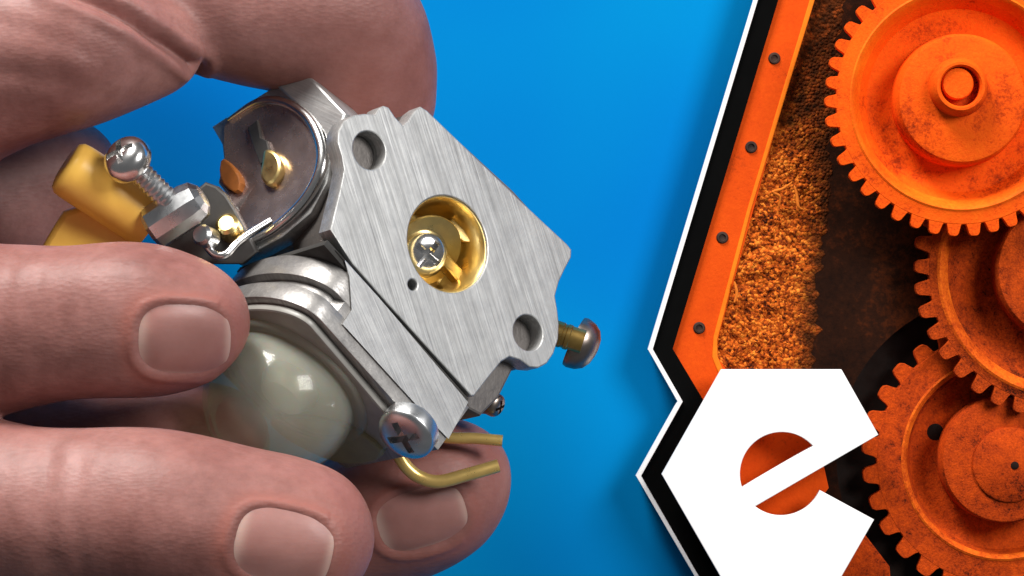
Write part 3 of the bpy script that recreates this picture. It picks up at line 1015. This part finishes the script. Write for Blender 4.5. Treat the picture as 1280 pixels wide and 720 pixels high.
ob = bpy.data.objects.new('tmp', me); col.objects.link(ob)
sm = ob.modifiers.new('s', 'SMOOTH'); sm.factor = 0.5; sm.iterations = 4
ss = ob.modifiers.new('d', 'SUBSURF'); ss.levels = 1; ss.render_levels = 1
dg = bpy.context.evaluated_depsgraph_get()
me2 = bpy.data.meshes.new_from_object(ob.evaluated_get(dg))
bpy.data.objects.remove(ob); bpy.data.meshes.remove(me)
me = me2; me.name = 'hand'


def getco(me):
    c = np.empty(len(me.vertices) * 3); me.vertices.foreach_get('co', c); c = c.reshape(-1, 3)
    return np.stack([c[:, 0], c[:, 2], -c[:, 1]], 1) / S


def getno(me):
    c = np.empty(len(me.vertices) * 3); me.vertices.foreach_get('normal', c); c = c.reshape(-1, 3)
    return np.stack([c[:, 0], c[:, 2], -c[:, 1]], 1)


co, no = getco(me), getno(me)
k = D / (D - co[:, 2])
px, py = co[:, 0] * k + 640, 360 - co[:, 1] * k
front = np.clip(no[:, 2] * 4, 0, 1)


def polydist(pts):
    best = np.full(len(px), 1e9)
    for (x0, y0), (x1, y1) in zip(pts[:-1], pts[1:]):
        dx, dy = x1 - x0, y1 - y0
        t = np.clip(((px - x0) * dx + (py - y0) * dy) / (dx * dx + dy * dy), 0, 1)
        best = np.minimum(best, np.hypot(px - x0 - t * dx, py - y0 - t * dy))
    return best


off = np.zeros(len(px))
creases = [  # (points, width, depth, h range)
    ([(60, -20), (120, 4), (170, 28), (215, 58), (246, 84)], 9, 13, (300, 700)),
    ([(8, 330), (0, 380), (4, 430), (-4, 490)], 14, 2.0, (480, 800)),
    ([(46, 345), (40, 395), (44, 450)], 9, 0.8, (480, 800)),
    ([(60, 560), (50, 620), (58, 700)], 14, 2.0, (500, 800)),
    ([(100, 570), (94, 630), (102, 700)], 9, 0.8, (500, 800)),
    ([(0, 30), (60, 44), (120, 70)], 12, 1.2, (300, 700)),
    ([(0, 90), (70, 100), (130, 120)], 12, 1.2, (300, 700)),
]
for pts, wd, dp, (h0, h1) in creases:
    d = polydist(pts)
    mk = (co[:, 2] > h0) & (co[:, 2] < h1)
    off -= dp * np.exp(-(d / wd) ** 2) * front * mk
    off += dp * 0.35 * np.exp(-((d - wd * 2.0) / (wd * 1.1)) ** 2) * front * mk

# nails: outline centre, half sizes, angle (degrees, clockwise in the picture), h range, exponent
nail_specs = [('middle', 229, 424, 59, 46, 2, (500, 800)), ('ring', 353, 684, 63, 50, 14, (540, 900)), ('little', 526, 648, 58, 38, -17, (250, 420))]


def nail_uv(x, y, s):
    _, cx, cy, a, b, an, _ = s
    t = math.radians(an)
    dx, dy = x - cx, y - cy
    return (dx * math.cos(t) + dy * math.sin(t)) / a, (-dx * math.sin(t) + dy * math.cos(t)) / b


flush = np.zeros(len(px))
for s in nail_specs:
    U_, V_ = nail_uv(px, py, s)
    r = (np.abs(U_) ** 2.8 + np.abs(V_) ** 2.8) ** (1 / 2.8)
    mk = (co[:, 2] > s[6][0]) & (co[:, 2] < s[6][1]) & (no[:, 2] > 0.05)
    inside = 1 / (1 + np.exp((r - 0.97) / 0.025))
    ringm = np.exp(-((r - 1.13) / 0.085) ** 2)
    cut_ = np.where(U_ > 0.75, 0.35, 1.0)
    off += mk * (-3.2 * inside + 1.3 * ringm * cut_)
    flush = np.maximum(flush, mk * 0.75 * np.exp(-((r - 1.22) / 0.20) ** 2))
# fingertip redness and soft lumps of the flesh
for (x, y, rr) in ((310, 400, 70), (455, 670, 90), (635, 590, 100), (460, 120, 90)):
    flush = np.maximum(flush, 0.55 * np.exp(-((px - x) ** 2 + (py - y) ** 2) / rr ** 2))
lump = np.zeros(len(px))
rg = np.random.RandomState(3)
for f_, a_ in ((0.009, 1.6), (0.015, 0.9), (0.04, 0.12)):
    for _ in range(4):
        kv = rg.normal(size=3); kv *= f_ / np.linalg.norm(kv)
        lump += a_ * np.sin(co @ kv * 2 * math.pi / 2 + rg.uniform(0, 6.28))
off += lump
co2 = co + no * off[:, None]
me.vertices.foreach_set('co', (np.stack([co2[:, 0], -co2[:, 2], co2[:, 1]], 1) * S).ravel())
at = me.attributes.new('flush', 'FLOAT', 'POINT'); at.data.foreach_set('value', flush.astype(np.float32))
me.update()
hand = finish('hand', me, M['skin'], None, True, None)
tag(hand, 'bare hand gripping the carburetor with curled fingers', 'hand')
print('hand verts', len(me.vertices))

# nails hug the surface
bpy.context.view_layer.update()
vsw = [Vector(c) for c in (np.stack([co2[:, 0], co2[:, 1], co2[:, 2]], 1))]
bvh = BVHTree.FromPolygons(vsw, [tuple(p.vertices) for p in me.polygons])
for s in nail_specs:
    nm, cx, cy, a, b, an, hr_ = s
    t = math.radians(an)
    N = 40
    vv, ff, at_ = [], [], []
    okall = True
    for j in range(N + 1):
        for i in range(N + 1):
            sx, sy = i / N * 2 - 1, j / N * 2 - 1
            # square to superellipse
            m1 = max(abs(sx), abs(sy))
            if m1 > 1e-6:
                ln_ = (abs(sx) ** 2.8 + abs(sy) ** 2.8) ** (1 / 2.8)
                f = m1 / ln_
            else: f = 1
            ux, uy = sx * f * 1.0, sy * f * 1.0
            X = cx + ux * a * math.cos(t) - uy * b * math.sin(t)
            Y = cy + ux * a * math.sin(t) + uy * b * math.cos(t)
            d = (U(X, Y, 0) - CAMU).normalized()
            h_ = bvh.ray_cast(CAMU, d)
            p = h_[0] if h_[0] is not None else U(X, Y, (hr_[0] + hr_[1]) / 2)
            nr = h_[1] if h_[1] is not None else Vector((0, 0, 1))
            if nr.z < 0: nr = -nr
            rr = m1
            lift = 2.6 * (1 - rr ** 6) - 1.6 * rr ** 10
            if ux > 0.6: lift += 2.2 * (ux - 0.6) / 0.4 * (1 - abs(uy) ** 4)
            vv.append(p + nr * lift)
            lun = 0.75 * math.exp(-((ux + 0.93) / 0.16) ** 2) + 0.7 * math.exp(-((ux - 0.97) / 0.10) ** 2) + 0.6 * math.exp(-((uy - 0.97) / 0.09) ** 2)
            at_.append(min(1, lun))
    for j in range(N):
        for i in range(N):
            q = j * (N + 1) + i
            ff.append((q, q + 1, q + N + 2, q + N + 1))
    # smooth the projected sheet
    A = np.array([list(p) for p in vv]).reshape(N + 1, N + 1, 3)
    for _ in range(10):
        B = A.copy()
        B[1:-1, 1:-1] = (A[:-2, 1:-1] + A[2:, 1:-1] + A[1:-1, :-2] + A[1:-1, 2:]) / 4
        A = A * 0.4 + B * 0.6
    vv = [Vector(p) for p in A.reshape(-1, 3)]
    # back skin a little deeper, so that the nail has thickness
    nb = len(vv)
    vv2 = vv + [p - Vector((0, 0, 3.0)) for p in vv]
    ff2 = ff + [tuple(x + nb for x in reversed(f)) for f in ff]
    rim = [i for i in range(N + 1)] + [j * (N + 1) + N for j in range(1, N + 1)] + [N * (N + 1) + i for i in range(N - 1, -1, -1)] + [j * (N + 1) for j in range(N - 1, 0, -1)]
    for i in range(len(rim)):
        x, y = rim[i], rim[(i + 1) % len(rim)]
        ff2.append((x, y, y + nb, x + nb))
    o = mesh('fingernail', vv2, ff2, M['nail'], None, True, 60)
    o.parent = hand
    at = o.data.attributes.new('nail', 'FLOAT', 'POINT')
    at.data.foreach_set('value', at_ + at_)
